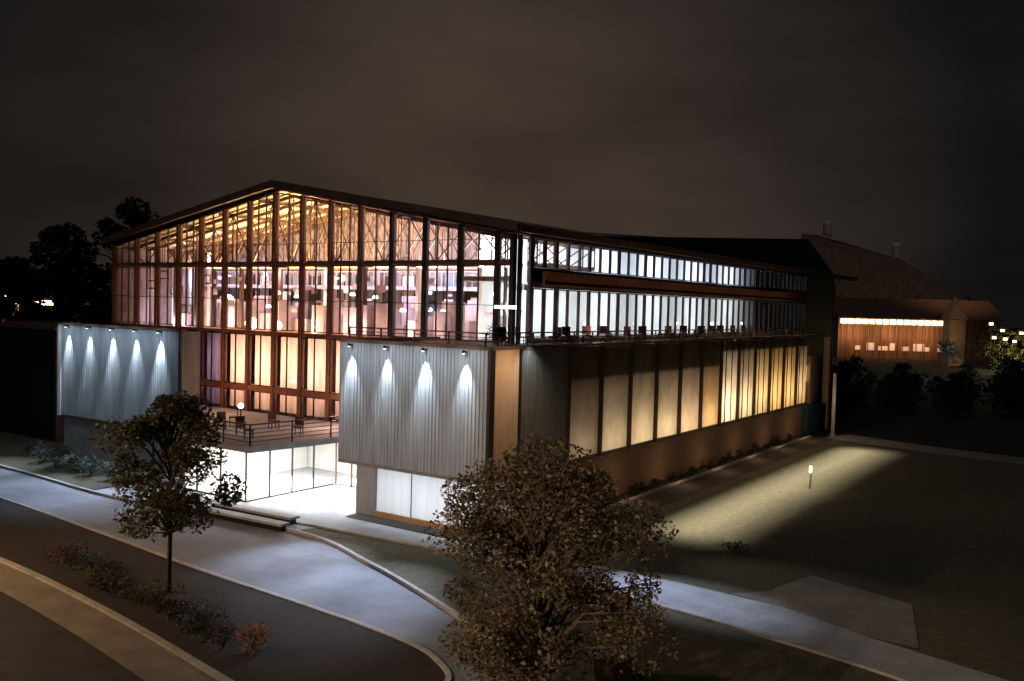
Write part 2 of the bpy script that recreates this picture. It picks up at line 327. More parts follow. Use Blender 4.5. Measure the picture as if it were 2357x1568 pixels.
sheet('corner_ground', [(12.2, -60), (60, -60), (60, -10), (26, -6.4), (16.2, -3.8), (15.5, -4.4), (15.5, -9.0), (13.7, -12.7), (12.2, -13.0)], .04, 'lawn')
sheet('footpath', [(-8.9, -3.2), (-7.0, -3.0), (-.2, -2.5), (9.0, -3.15), (12.4, -3.6), (16.4, -4.35), (26, -7), (26, -4.6), (16.0, -1.9), (12.9, -.75), (9, -.45), (4, -.5), (0, -1.05), (-8.9, -1.05)], .09, 'path')
kerbline('path_edging', [(-7.0, -3.05), (-.2, -2.57), (9.0, -3.22), (12.4, -3.67), (16.4, -4.42), (26, -7.07)], .1, .13)
sheet('side_path', [(11.0, -.42), (11.9, .6), (12.6, 3.7), (16.4, 2.4), (17.4, -1.9), (16.0, -1.85), (12.9, -.72)], .08, 'pad')
sheet('plaza', [(-21.3, -4.9), (-19, -5.2), (-7.3, -4.15), (-7.0, -3.05), (-7.6, .0), (-7.6, 7.3), (-21.3, 7.3)], .02, 'path')
sheet('side_lawn', [(3.0, -1.0), (9, -1.2), (13, -2), (16.5, -2.9), (26, -6), (120, -24), (120, 43), (9.7, 40.6), (5.9, 41.6), (3.0, 43)], .06, 'lawn')
sheet('planting_bed', [(.0, -.9), (3.0, -.45), (3.0, 43), (0, 43)], .07, 'mulch')
sheet('wall_bed', [(-7.4, -1.0), (0, -1.0), (0, -.1), (-7.4, -.1)], .11, 'mulch')
kerbline('bed_edging', [(1.15, 2.0), (1.15, 43)], .12, .22, 'concrete')
sheet('side_lane', [(2.2, 43.4), (6, 41.8), (9.8, 40.8), (30, 38), (30, 41), (10, 44.5), (3, 47)], .07, 'pad')
sheet('west_lawn', [(-120, -2.9), (-60, -4.1), (-31.2, -4.6), (-21.4, -5.0), (-21.4, 0), (-21.4, 5), (-120, 5)], .05, 'lawn')

# ------------------------------------------------------------------ the glazed hall
XL, XR, XC, Y0, YE = -39.72, -3.96, -21.84, 7.32, 57.2
ZE, ZA = 13.9, 17.0
def zr(x): return ZE + (ZA - ZE) * (1 - abs(x - XC) / (XR - XC))
hall = root('glazed_hall', (XC, Y0, 0), 'tall gabled hall with a lit glass front, brown steel columns and trusses', 'building')
g = MB()
g.xz([(XL - .35, ZE + .02), (XC, ZA + .08), (XC, ZA + .36), (XL - .35, ZE + .30)], Y0 - .45, YE)
g.xz([(XC, ZA + .08), (XR + .45, ZE + .02), (XR + .45, ZE + .30), (XC, ZA + .36)], Y0 - .45, YE + 9.8)
g.build('roof', 'roof', hall)
g = MB(); g.xz([(XL - .42, ZE - .10), (XC, ZA - .06), (XR + .52, ZE - .10), (XR + .52, ZE + .32), (XC, ZA + .40), (XL - .42, ZE + .32)], Y0 - .55, Y0 - .44); g.build('fascia', 'fascia', hall)
g = MB(); 
for i in range(26):
    y = Y0 - .3 + i * 2.6; g.box(XR + .45, XR + .62, y, y + 2.55, ZE - .12, ZE + .30)
g.build('gutter', 'fascia', hall)
cols = [XC - 2.44 * k - .33 for k in range(-7, 8)]
cols = sorted([c for c in cols if XL + 1 < c < XR - 1] + [XL + .16, XR - .16])
for c in cols:
    MB().box(c - .11, c + .11, Y0 - .02, Y0 + .34, 0, zr(c) - .2).build('column', 'rust' if c < -14 else 'steel', hall)  # left columns take a brighter rust colour that holds some interior glow
for z, h in ((12.25, .16), (7.95, .16), (4.35, .34)):
    g = MB()
    for a, b in zip(cols, cols[1:]): g.box(a + .12, b - .12, Y0 + .03, Y0 + .28, z - h / 2, z + h / 2)
    g.build('transom', 'rust', hall)
for i, (a, b) in enumerate(zip(cols, cols[1:])):
    a += .13; b -= .13; w = b - a
    for z0, z1 in ((0.1, 2.4), (2.5, 4.17), (4.53, 7.79), (8.11, 12.13), (12.37, None)):
        if z0 < 2 and not (-14 < a < -7.5): continue
        if z0 < 8 and (a < -33 or a > -7): continue
        f = MB(); nn = 3 if (i % 3 == 0 and z0 > 8) else 2
        za = z1 or zr(a) - .26; zb = z1 or zr(b) - .26
        def top(x): return za + (zb - za) * (x - a) / w
        zm = top
        for k in range(1, nn):
            x = a + w * k / nn; f.box(x - .025, x + .025, Y0 + .08, Y0 + .18, z0, top(x) - .05)
        if z0 > 8: f.box(a, b, Y0 + .08, Y0 + .17, z0 + (1.9 if z1 else 1.1), z0 + (1.94 if z1 else 1.14))
        f.box(a + .04, b - .04, Y0 + .075, Y0 + .185, z0, z0 + .05); f.bar((a + .02, Y0 + .13, za - .03), (b - .02, Y0 + .13, zb - .03), .11, .06)
        f.box(a, a + .04, Y0 + .07, Y0 + .19, z0, za); f.box(b - .04, b, Y0 + .07, Y0 + .19, z0, zb)
        fr = f.build('window', 'steel', hall)
        p = MB(); p.quad((a + .04, Y0 + .13, z0), (b - .04, Y0 + .13, z0), (b - .04, Y0 + .13, zb), (a + .04, Y0 + .13, za)); p.build('pane', 'glass', fr)
# west, back walls and floors
g = MB(); g.box(XL, XL + .2, Y0 + .4, YE, 0, ZE - .05); g.build('west_wall', 'wall_in', hall)
g = MB(); g.box(XL + .3, -9.3, 17.0, 17.3, 0, ZE); g.xz([(XL + .3, ZE), (-9.3, ZE), (-9.3, zr(-9.3) - .25), (XC, ZA - .25)], 17.0, 17.3); g.build('back_wall', 'wall_in', hall)
for i in range(16):
    x = XL + 1.2 + i * 1.86
    q = MB(); q.m = 0; q.box(x, x + 1.1, 16.93, 16.97, 8.6, 11.9); q.m = 1
    q.box(x - .06, x, 16.88, 16.98, 8.5, 12.0); q.box(x + 1.1, x + 1.16, 16.88, 16.98, 8.5, 12.0); q.box(x, x + 1.1, 16.88, 16.98, 10.1, 10.18)
    q.build('inner_window', [('bluegrey', 'steel', 'wall_w', 'bluegrey')[i % 4], 'steel'], hall)
g = MB(); g.box(-9.3, -9.05, 11.5, YE, 0, 14.2); g.build('aisle_wall', 'wall_w', hall)
g = MB(); g.box(XL + .25, XR - .3, Y0 + .45, YE, 7.72, 7.92); g.build('floor', 'floor', hall)
g = MB(); g.box(-9.0, XR - .3, 9.0, YE, 11.35, 11.6); g.build('gallery_floor', 'wall_w', hall)
g = MB(); g.xz([(XL + .3, ZE - .22), (XC, ZA - .18), (XC, ZA - .06), (XL + .3, ZE - .1)], Y0 + .3, 17); g.xz([(XC, ZA - .18), (XR - .3, ZE - .22), (XR - .3, ZE - .1), (XC, ZA - .06)], Y0 + .3, 17)
g.build('ceiling_lining', 'wood', hall)
# trusses
for y in (8.6, 10.1, 11.8, 13.4, 15.0, 16.4):
    g = MB(); zb = 12.35
    g.bar((XL + .4, y, zb), (XR - .4, y, zb), .16, .2)
    for s in (-1, 1): g.bar((XC, y, ZA - .4), (XC + s * (XR - XC - .4), y, ZE - .4), .16, .22)
    n = 18; xs = [XL + .4 + (XR - XL - .8) * i / n for i in range(n + 1)]
    for i, x in enumerate(xs):
        zt = zr(x) - .45; g.bar((x, y, zb), (x, y, zt), .06)
        if i < n:
            x2 = xs[i + 1]
            if i % 2: g.bar((x, y, zb), (x2, y, zr(x2) - .45), .06)
            else: g.bar((x, y, zt), (x2, y, zb), .06)
    g.build('truss', 'truss', hall)
g = MB()
for x in (-36, -32, -28, -24, -20, -16, -12, -8): g.box(x - .08, x + .08, Y0 + .4, 16.9, zr(x) - .42, zr(x) - .24)
g.build('purlin', 'truss', hall)
# inner gallery frames and posts that break up the view through the glass
for i in range(14):
    x = -38 + i * 2.45 + random.uniform(-.4, .4); y = random.choice((11.5, 13.5, 15.5))
    MB().box(x - .12, x + .12, y - .12, y + .12, 7.92, 12.3).build('inner_post', random.choice(('truss', 'white', 'steel')), hall)
g = MB(); g.box(XL + .5, -9.4, 15.0, 16.9, 10.9, 11.15)
for i in range(60): x = XL + .8 + i * .5; g.box(x, x + .04, 15.0, 15.04, 11.15, 12.1)
g.box(XL + .5, -9.4, 15.0, 15.06, 12.1, 12.16); g.build('inner_balcony', 'wall_in', hall)
rs = random.Random(3)
g = MB()
for i in range(70):
    x = rs.uniform(-38, -9.8); y = rs.uniform(10, 16); w = rs.uniform(.3, 1.6); h = rs.uniform(.5, 2.6); g.box(x, x + w, y, y + rs.uniform(.3, .8), 7.92, 7.92 + h)
g.build('exhibition_partition', 'parti', hall)
g = MB()
for i in range(60):
    x = rs.uniform(-38, -7); y = rs.uniform(9, 16); z = rs.uniform(9.2, 11.8); w = rs.uniform(.2, .9); g.box(x, x + w, y, y + .06, z, z + rs.uniform(.12, .5))
g.build('hanging_panel', 'parti', hall)
for i in range(12):
    x = -39.0 + i * .55 + rs.uniform(-.15, .15); y = 8.4 + rs.uniform(0, 5.5)
    MB().box(x - .08, x + .08, y - .08, y + .08, 7.92, 13.4).build('inner_post', ('white', 'truss', 'steel')[i % 3], hall)
for x, z in ((-37.5, 10.6), (-36.2, 11.3), (-34.6, 10.2), (-31.5, 11.0), (-33.6, 8.9)):
    g = MB(); y = 8.7
    for a, b, c, d in ((0, 1.4, 0, .09), (0, 1.4, .55, .64), (0, .09, .09, .55), (1.31, 1.4, .09, .55)): g.box(x + a, x + b, y, y + .07, z + c, z + d)
    g.build('hanging_frame', 'white', hall)
# blinds behind the lower bays
for a, b in zip(cols, cols[1:]):
    if a < -33 or a > -7: continue
    m = 'curtp' if b < -27 else 'curtain'
    MB().box(a + .2, b - .2, Y0 + .55, Y0 + .58, 4.5, 7.7).build('blind', m, hall)
    MB().box(a + .2, b - .2, Y0 + .55, Y0 + .58, 2.95, 4.2).build('blind', m, hall)
# east side wall: two strips of narrow windows with a rust-brown crane beam between
for z0, z1, nm in ((12.1, 13.62, 'upper_window'), (8.3, 11.0, 'lower_window')):
    y = 9.1; k = 0
    while y < YE - .5:
        w = 1.22; f = MB(); f.m = 0
        dk = random.Random(int(y * 10)).random()
        f.box(XR - .08, XR + .05, y - .07 - .1 * (dk > .7), y + .07, z0, z1); f.box(XR - .06, XR + .03, y + .09, y + w - .2, z0, z0 + .07); f.box(XR - .06, XR + .03, y + .09, y + w - .2, z1 - .07, z1)
        f.m = 1; f.quad((XR - .02, y + .09, z0 + .07), (XR - .02, y + w - .1, z0 + .07), (XR - .02, y + w - .1, z1 - .07), (XR - .02, y + .09, z1 - .07))
        f.build(nm, ['steel', 'glass'], hall); y += w; k += 1
g = MB(); g.box(XR - .12, XR + .08, 9.0, YE, 11.02, 12.08); g.box(XR - .12, XR + .06, 9.0, YE, 13.64, ZE - .05); g.box(XR - .12, XR + .06, 9.0, YE, 7.3, 8.28); g.box(XR - .15, XR + .12, YE, 67, 0, ZE - .1)
g.build('side_wall', 'steel', hall)
g = MB(); g.box(XR + .3, XR + .72, 9.5, 55, 11.12, 11.22); g.box(XR + .3, XR + .72, 9.5, 55, 11.78, 11.88); g.box(XR + .42, XR + .60, 9.4, 55.1, 11.2, 11.8)
for i in range(16): g.box(XR + .08, XR + .42, 10.5 + i * 2.9, 10.7 + i * 2.9, 11.3, 11.7)
g.build('crane_beam', 'rust', hall)
# white corner column, its lit look put in as emission, and dark corner mast
g = MB(); g.box(XR - .34, XR - .02, 8.05, 8.55, 8.1, 10.85); g.box(XR - .34, XR - .02, 8.05, 8.55, 11.2, 13.5); g.build('glowing_corner_column', 'tube', hall)
g = MB(); g.box(XR - .05, XR + .1, 7.70, 7.95, 7.9, ZE - .2); g.box(XR - .05, XR + .1, 8.72, 9.0, 7.9, ZE - .2)
for z in (8.0, 9.2, 10.4, 11.6, 12.8): g.bar((XR + .03, 7.95, z), (XR + .03, 8.05, z + .6), .05)
g.build('corner_mast', 'steel', hall)
# raised dark roof over the far end
g = MB(); A = (XR + .2, 16.2, 14.28); B = (XR + .45, 67, 13.7); C_ = (-6.77, 67, 18.0); D_ = (-16, 67, 18.0); E_ = (-16, 24, 15.8)
g.v = [A, B, C_, D_, E_]; g.f = [(0, 1, 2), (0, 2, 3, 4), (1, 3, 2)]; g.mi = [0, 0, 0]
g.build('raised_roof', 'roofb', hall)
g = MB(); g.xz([(XR + .14, 13.2), (XR + .14, 0), (-16, 0), (-16, 17.9), (-6.8, 17.9)], 67.05, 67.3); g.build('end_wall', 'roofb', hall)
g = MB(); g.bar((XR + .5, 67.35, 13.6), (-6.75, 67.35, 18.05), .14, .16); g.build('verge_trim', 'concrete', hall)

# lamps hanging in the hall
def lampset(pts, name, label, cat, group, mk):
    r0 = mk(Vector(pts[0]))
    for p in pts[1:]: dup(r0, p, 0)
def mk_pend(p):
    r = root('pendant_lamp', p, 'small round pendant lamp glowing inside the glass hall', 'lamp', 'pendant lamps in the hall')
    MB().tube([(p.x, p.y, p.z, .15), (p.x, p.y, p.z + .08, .2), (p.x, p.y, p.z + .22, .12)], 8).build('lamp_bulb', 'lampy', r)
    MB().tube([(p.x, p.y, p.z + .23, .015), (p.x, p.y, p.z + 2.3, .015)], 4).build('cord', 'black', r)
    return r
pp = [(-37 + i * 2.3 + rs.uniform(-.6, .6), rs.uniform(9.5, 16), rs.uniform(9.4, 10.6)) for i in range(14)]
lampset(pp, '', '', '', '', mk_pend)
for x, y, z, sc, lb in ((-26.2, 9.0, 8.35, .42, 'large glowing globe lamp on the hall floor, left of the two'), (-23.6, 8.9, 8.2, .34, 'glowing globe lamp on the hall floor near the middle column, right of the two')):
    r = root('globe_lamp', (x, y, 7.92), lb, 'lamp', 'globe lamps on the hall floor')
    MB().tube([(x, y, 7.92, .12), (x, y, 8.0, .12)], 10).build('lamp_base', 'black', r)
    t = MB(); n = 8; t.tube([(x, y, 8.0 + sc * (1 - cos(pi * (i + .3) / (n + .6))), sc * sin(pi * (i + .3) / (n + .6))) for i in range(n + 1)], 14); t.build('globe', 'lampy', r, True)

# ------------------------------------------------------------------ ribbed cladding
def ribs_x(g, x0, x1, y, z0, z1, pitch=.20, d=.022):  # faces -y
    n = max(1, int(round((x1 - x0) / pitch))); p = (x1 - x0) / n
    for i in range(n):
        a = x0 + i * p; pts = ((a, y), (a + p * .62, y), (a + p * .70, y - d), (a + p * .92, y - d), (a + p, y))
        for (ax, ay), (bx, by) in zip(pts, pts[1:]): g.quad((ax, ay, z0), (bx, by, z0), (bx, by, z1), (ax, ay, z1))
def ribs_y(g, y0, y1, x, z0, z1, pitch=.20, d=.022):  # faces +x
    n = max(1, int(round((y1 - y0) / pitch))); p = (y1 - y0) / n
    for i in range(n):
        a = y0 + i * p; pts = ((x, a), (x, a + p * .62), (x + d, a + p * .70), (x + d, a + p * .92), (x, a + p))
        for (ax, ay), (bx, by) in zip(pts, pts[1:]): g.quad((ax, ay, z0), (bx, by, z0), (bx, by, z1), (ax, ay, z1))

# east annex -------------------------------------------------------------
annex = root('metal_annex', (-4.5, 20, 0), 'long low wing with a zinc clad front box and amber lit side windows', 'building')
g = MB(); ribs_x(g, -8.88, -.14, 0, 2.49, 8.12); g.box(-8.88, -.14, .01, .2, 2.49, 8.12); g.build('front_cladding', 'clad', annex)
g = MB(); ribs_x(g, .0, 6.9, 0, 2.49, 8.12)
g2 = MB(); g2.v = [(-8.9, y_, z) for x_, y_, z in [(0, 0, 0)] for y_ in ()]; 
g = MB(); g.box(-8.9, -8.7, .2, Y0, 2.49, 8.12); g.build('return_cladding', 'cladd', annex)
g = MB(); g.box(-8.95, .02, -.10, .25, 8.12, 8.26); g.box(-.35, .02, .25, 50, 8.12, 8.26); g.box(-8.95, -8.65, .25, Y0, 8.12, 8.26); g.build('parapet', 'fascia', annex)
g = MB(); g.box(-8.7, -.3, .25, 50, 7.9, 8.08); g.build('roof', 'roof', annex)
g = MB(); g.box(-8.88, -.1, .0, 7.2, 2.34, 2.48); g.build('soffit', 'concrete', annex)
g = MB(); g.box(-.13, .03, -.06, .30, 0, 8.10); g.box(-.30, -.02, 2.25, 2.42, 2.45, 8.10); g.build('corner_post', 'black', annex)
g = MB(); g.box(-.30, -.06, .31, 2.24, 2.5, 8.10); g.build('corner_panel', 'orange', annex)
g = MB(); ribs_y(g, 2.43, 6.55, -.06, 2.5, 8.10); g.box(-.3, -.07, 2.43, 6.55, 2.5, 8.1); g.build('side_cladding', 'cladd', annex)
ys = [6.55 + 3.27 * i for i in range(12)] + [45.6]
g = MB(); g.box(-3.0, -.42, 6.6, 26, 5.95, 6.1); g.box(-3.0, -.42, 26, 45.5, 6.8, 6.95)
g.build('ceiling', 'wall_in', annex)
MB().box(-.3, -.05, 45.6, 50, 6.6, 8.1).build('upper_cladding', 'cladd', annex)
for i, (a, b) in enumerate(zip(ys, ys[1:])):
    zt = 8.04
    f = MB(); f.m = 0; f.box(-.28, .06, a - .07, a + .07, 2.45, 8.12); f.box(-.24, -.04, a + .07, b - .07, 2.46, 2.58)
    if a > 26:
        for q in (.33, .66): f.box(-.22, -.10, a + (b - a) * q - .03, a + (b - a) * q + .03, 2.58, zt)
    f.m = 1; f.quad((-.15, a + .07, 2.58), (-.15, b - .07, 2.58), (-.15, b - .07, zt), (-.15, a + .07, zt))
    f.build('window', ['steel', 'poly'], annex)
g = MB(); g.box(-.26, -.02, 2.4, 45.6, 0, 2.44); g.build('plinth', 'brick', annex)
g = MB(); g.box(-3.2, -3.0, 6.6, 45.5, 2.4, 7.9); g.build('inner_wall', 'wall_in', annex)
g = MB(); g.box(-3.0, -.3, 6.6, 45.5, 2.30, 2.43); g.build('floor', 'floor', annex)
g = MB()
for y in ys[1:]: g.box(-2.9, -.35, y - .05, y + .05, 2.45, 7.88)
g.box(-3.0, -.3, 6.5, 6.6, 2.45, 7.88); g.build('room_divider', 'wall_in', annex)
# base wall under the box, frosted and lit from within
for i, (a, b) in enumerate(((-6.45, -4.35), (-4.32, -2.22), (-2.19, -.15))):
    f = MB(); f.m = 0; f.box(a, a + .03, .06, .16, .35, 2.32); f.m = 1; f.box(a + .03, b, .09, .12, .35, 2.32); f.build('base_window', ['concrete', 'frost'], annex)
g = MB(); g.box(-6.5, -.12, .02, .24, 0, .34); g.build('base_sill', 'orange', annex)
g = MB(); g.box(-7.65, -6.5, .0, .9, 0, 2.33); g.build('base_pier', 'path', annex)
g = MB(); g.box(-7.6, -.3, 3.6, 3.75, 0, 2.33); g.box(-7.6, -7.4, .9, 3.6, 0, 2.33); g.build('base_room_wall', 'wall_w', annex)
# entrance at the far end of the side face
g = MB(); g.box(-.3, .0, 46.2, 47.0, 2.4, 6.5); g.box(-.6, -.35, 45.7, 50, 2.4, 6.5); g.build('entrance_reveal', 'orange', annex)
g = MB(); g.box(-.4, -.3, 45.75, 46.15, 4.3, 5.6); g.build('lit_sign_panel', 'winy', annex)
g = MB(); g.box(-.4, .5, 44.2, 49.5, 0, 2.3); g.build('side_entrance', 'teal', annex)
g = MB(); g.box(.1, .6, 49.6, 50.2, 0, 8.0); g.build('end_pier', 'orange', annex)

# west annex -------------------------------------------------------------
wx = root('metal_annex', (-27.4, 3.5, 0), 'zinc clad box left of the entrance, washed by five downlights', 'building')
g = MB(); ribs_x(g, -33.3, -21.35, 0, 2.49, 8.12); g.box(-33.3, -21.35, .01, .2, 2.49, 8.12); g.build('front_cladding', 'clad', wx)
MB().box(-33.62, -33.31, -.06, .3, 2.4, 8.12).build('corner_post', 'white', wx)
g = MB(); g.box(-21.35, -21.1, .05, 1.2, 2.49, 8.12); g.build('return_cladding', 'cladd', wx)
g = MB(); g.box(-33.7, -21.0, -.1, .25, 8.12, 8.26); g.box(-33.7, -33.4, .25, 1.3, 8.12, 8.26); g.build('parapet', 'fascia', wx)
g = MB(); g.box(-33.4, -21.2, .25, 1.25, 7.9, 8.08); g.box(-33.4, -21.2, 1.1, 1.2, 2.6, 7.88); g.build('roof', 'roof', wx)
g = MB(); g.box(-33.2, -21.2, .15, Y0 - .1, 0, 2.48); g.build('base_wall', 'concrete', wx)
g = MB(); g.box(-33.5, -33.3, .3, 1.2, 2.49, 8.12); g.build('west_cladding', 'cladd', wx)

# downlight fixtures
def mk_down(x, z, lb):
    r = root('wall_washer', (x, -.1, z), lb, 'wall light', 'downlights on the zinc walls')
    MB().box(x - .05, x + .05, -.18, -.05, z + .06, z + .12).build('bracket', 'black', r)
    MB().tube([(x, -.26, z + .02, .06), (x, -.26, z + .16, .06)], 10).build('housing', 'black', r)
    MB().tube([(x, -.26, z + .005, .05), (x, -.26, z + .015, .05)], 10).build('lens', 'lampw', r)
ords = ('leftmost', 'second from the left', 'third from the left', 'fourth from the left', 'rightmost')
for i, x in enumerate(DOWN_L): mk_down(x, 7.98, 'small black downlight on the left zinc box, %s of five' % ords[i])
ords = ('leftmost', 'second from the left', 'third from the left', 'rightmost')
for i, x in enumerate(DOWN_R): mk_down(x, 7.91, 'small black downlight on the right zinc box, %s of four' % ords[i])

# entrance pavilion --------------------------------------------------------
pav = root('entrance_pavilion', (-16, 2, 0), 'bright glass entrance pavilion under the deck between the two zinc boxes', 'building')
g = MB(); g.prism([(-21.05, -2.1), (-12.75, -2.1), (-12.15, 2.9), (-12.0, Y0 - .04), (-33.2, Y0 - .04), (-33.2, 1.3), (-21.05, 1.3)], 2.55, 2.86); g.build('deck_slab', 'concrete', pav)
for x0, y0, x1, y1, n in ((-13.4, -1.75, -13.4, 4.2, 4), (-21.0, -1.75, -13.45, -1.75, 4)):
    for i in range(n):
        a = Vector((x0 + (x1 - x0) * i / n, y0 + (y1 - y0) * i / n, 0)); b = Vector((x0 + (x1 - x0) * (i + 1) / n, y0 + (y1 - y0) * (i + 1) / n, 0))
        f = MB(); f.m = 0; f.bar(a + Vector((0, 0, .0)), a + Vector((0, 0, 2.54)), .07, .07); f.bar(a.lerp(b, .02) + Vector((0, 0, .04)), b + Vector((0, 0, .04)), .06, .08)
        f.m = 1; f.quad(tuple(a + Vector((0, 0, .1))), tuple(b + Vector((0, 0, .1))), tuple(b + Vector((0, 0, 2.54))), tuple(a + Vector((0, 0, 2.54))))
        f.build('window', ['steel', 'glass'], pav)
for i in range(5):
    a = -13.35 + i * 1.18; f = MB(); f.m = 0; f.box(a, a + .06, 4.24, 4.32, 0, 2.33); f.m = 1; f.quad((a + .06, 4.28, .1), (a + 1.16, 4.28, .1), (a + 1.16, 4.28, 2.33), (a + .06, 4.28, 2.33)); f.build('door', ['rust', 'glass'], pav)
g = MB(); g.box(-21, -7.6, 7.0, 7.2, 0, 2.5); g.box(-18.6, -18.4, -1.6, 6.9, 0, 2.5); g.build('inner_wall', 'wall_w', pav)
g = MB(); g.box(-12.1, -8.9, 4.2, Y0, 2.36, 2.56); g.build('canopy', 'concrete', pav)
g = MB(); g.box(-18.4, -13.5, -1.6, 4.2, .03, .07); g.box(-13.5, -7.7, 4.4, 7, .03, .07); g.build('floor', 'wall_w', pav)

# railings -----------------------------------------------------------------
def railing(name, pts, z, lb, h=1.05, rails=5, mt='steel'):
    r = root(name, (pts[0][0], pts[0][1], z), lb, 'railing')
    g = MB()
    for (ax, ay), (bx, by) in zip(pts, pts[1:]):
        for k in range(rails): zz = z + h * (k + 1) / rails; g.bar((ax, ay, zz), (bx, by, zz), .035 if k < rails - 1 else .07)
    g.build('rail', mt, r)
    for (ax, ay), (bx, by) in zip(pts, pts[1:]):
        n = max(1, int(math.hypot(bx - ax, by - ay) / 1.8))
        for i in range(n + 1): MB().box(ax + (bx - ax) * i / n - .03, ax + (bx - ax) * i / n + .03, ay + (by - ay) * i / n - .03, ay + (by - ay) * i / n + .03, z, z + h + .02).build('post', mt, r)
railing('deck_railing', [(-20.9, -1.95), (-12.9, -1.95), (-12.35, 2.9), (-12.2, 6.9)], 2.86, 'horizontal rail balustrade round the deck above the entrance')
railing('terrace_railing', [(-8.6, .35), (-.55, .35), (-.55, 45)], 8.26, 'thin dark balustrade along the roof terrace of the long wing', .55, 3, 'fascia')
railing('stair_railing', [(-11.8, 4.6), (-9.1, 4.6)], 2.6, 'pale close-set rail beside the right-hand box at deck level', 1.5, 4, 'white')

# terrace and deck furniture ---------------------------------------------------
def mk_chair(x, y, z, rz, lb, grp, mt='fabric'):
    r = root('chair', (x, y, z), lb, 'chair', grp)
    MB().box(x - .24, x + .24, y - .24, y + .24, z + .42, z + .48).build('seat', mt, r)
    MB().box(x - .24, x + .24, y + .2, y + .25, z + .5, z + .95).build('backrest', mt, r)
    for a, b in ((-1, -1), (1, -1), (-1, 1), (1, 1)): MB().box(x + a * .21 - .02, x + a * .21 + .02, y + b * .2 - .02, y + b * .2 + .02, z, z + .42).build('leg', 'black', r)
    r.rotation_euler = (0, 0, rz); return r
c0 = mk_chair(-1.6, 3.2, 8.08, 1.2, 'dark red chair on the roof terrace', 'red chairs on the roof terrace')
for i in range(16):
    dup(c0, (-1.7 + rs.uniform(-.5, .5), 5.2 + i * 2.1 + rs.uniform(-.5, .5), 8.08), rs.uniform(0, 6.2))
c1 = mk_chair(-16.4, .3, 2.86, 1.0, 'plum coloured chair on the deck above the entrance', 'chairs on the entrance deck')
for x, y in ((-14.9, -.4), (-14.1, 2.2), (-16.8, 2.9), (-18.6, .8), (-19.6, 2.4)): dup(c1, (x, y, 2.86), rs.uniform(0, 6))
# T-shaped terrace lamp
r = root('terrace_lamp', (-3.3, 5.7, 8.08), 'white T-shaped lamp post lit on the terrace by the hall corner', 'lamp')
x, y = -3.3, 5.7
MB().box(x - .05, x + .05, y - .05, y + .05, 8.08, 11.9).build('post', 'white', r)
MB().box(x - .62, x + .62, y - .06, y + .06, 9.88, 10.02).build('light_bar', 'lampw', r)
# globe lamp on the deck
x, y = -18.0, 1.6
r = root('globe_lamp', (x, y, 2.86), 'white globe lamp on a short post on the entrance deck', 'lamp')
MB().tube([(x, y, 2.86, .04), (x, y, 4.0, .04)], 8).build('post', 'black', r)
t = MB(); n = 8; t.tube([(x, y, 4.0 + .15 * (1 - cos(pi * (i + .3) / (n + .6))), .15 * sin(pi * (i + .3) / (n + .6))) for i in range(n + 1)], 12); t.build('globe', 'lampw', r, True)
light('globe_light', 'POINT', (x, y - .4, 4.2), 14, WHITE, shadow_soft_size=.2)

# ------------------------------------------------------------------ foliage
def leaves(g, c, rad, n, size, rnd, flat=1.0, up_bias=0):
    cx, cy, cz = c
    for _ in range(n):
        while True:
            p = Vector((rnd.uniform(-1, 1), rnd.uniform(-1, 1), rnd.uniform(-1, 1)))
            if p.length <= 1: break
        p = p * (p.length ** -.35 if p.length > .05 else 1)
        q = Vector((cx + p.x * rad, cy + p.y * rad, cz + p.z * rad * flat))
        a = Vector((rnd.gauss(0, 1), rnd.gauss(0, 1), rnd.gauss(0, .6))).normalized(); b = a.cross(Vector((rnd.gauss(0, 1), rnd.gauss(0, 1), rnd.gauss(0, 1)))).normalized()
        s = size * (.45 + 1.1 * rnd.random() ** 1.4)
        g.quad(tuple(q - a * s * .5), tuple(q + b * s * .28), tuple(q + a * s * .5), tuple(q - b * s * .28))
def tree(name, x, y, z0, H, cw, cz0, n, leaf, label, cat='tree', group=None, mt='leaf', seed=1, lean=0, trunk_r=.11, clumps=46, base_z=0):
    rnd = random.Random(seed); r = root(name, (x, y, base_z), label, cat, group)
    t = MB(); t.tube([(x, y, base_z - .05, trunk_r * 1.35), (x + lean * .3, y, base_z + .5, trunk_r), (x + lean, y + .05, cz0 + .3, trunk_r * .8), (x + lean * .6, y, cz0 + (H - cz0) * .6, trunk_r * .4), (x, y, H - .4, trunk_r * .12)], 8)
    cz = (cz0 + H) / 2; hz = (H - cz0) / 2; cl = []
    for i in range(clumps):
        th = rnd.uniform(0, 2 * pi); zz = rnd.uniform(-.95, 1.0)
        prof = (1 - max(0, zz) ** 1.7 * .80) * (1 - max(0, -zz) ** 2.2 * .72)
        rr = cw / 2 * prof * math.sqrt(rnd.uniform(.08, 1)) * rnd.uniform(.85, 1.12)
        c = (x + cos(th) * rr, y + sin(th) * rr, cz + zz * hz); cl.append(c)
        t.tube([(x + lean * .7, y, max(cz0 - .1, c[2] - 1.0 - rr * .3), trunk_r * .42), ((x + c[0]) / 2, (y + c[1]) / 2, c[2] - .35, trunk_r * .24), (c[0], c[1], c[2], trunk_r * .08)], 5)
    t.build('trunk', 'bark', r, True)
    g = MB(); per = n // clumps
    for c in cl: leaves(g, c, rnd.uniform(.07, .17) * cw, per, leaf, rnd, .8)
    g.build('crown', mt, r); return r
tree('young_tree', -4.08, -12.56, 0.09, 6.5, 4.7, 2.2, 17000, .135, 'slim young tree in the planted verge between the kerbs', seed=5, mt='leafg', trunk_r=.085, clumps=60, base_z=.09)
tree('street_tree', 11.8, -14.5, 0.04, 6.75, 5.5, 2.0, 38000, .095, 'full leafed tree in the foreground before the long wing', seed=14, mt='leaf', trunk_r=.13, clumps=88, base_z=.04)
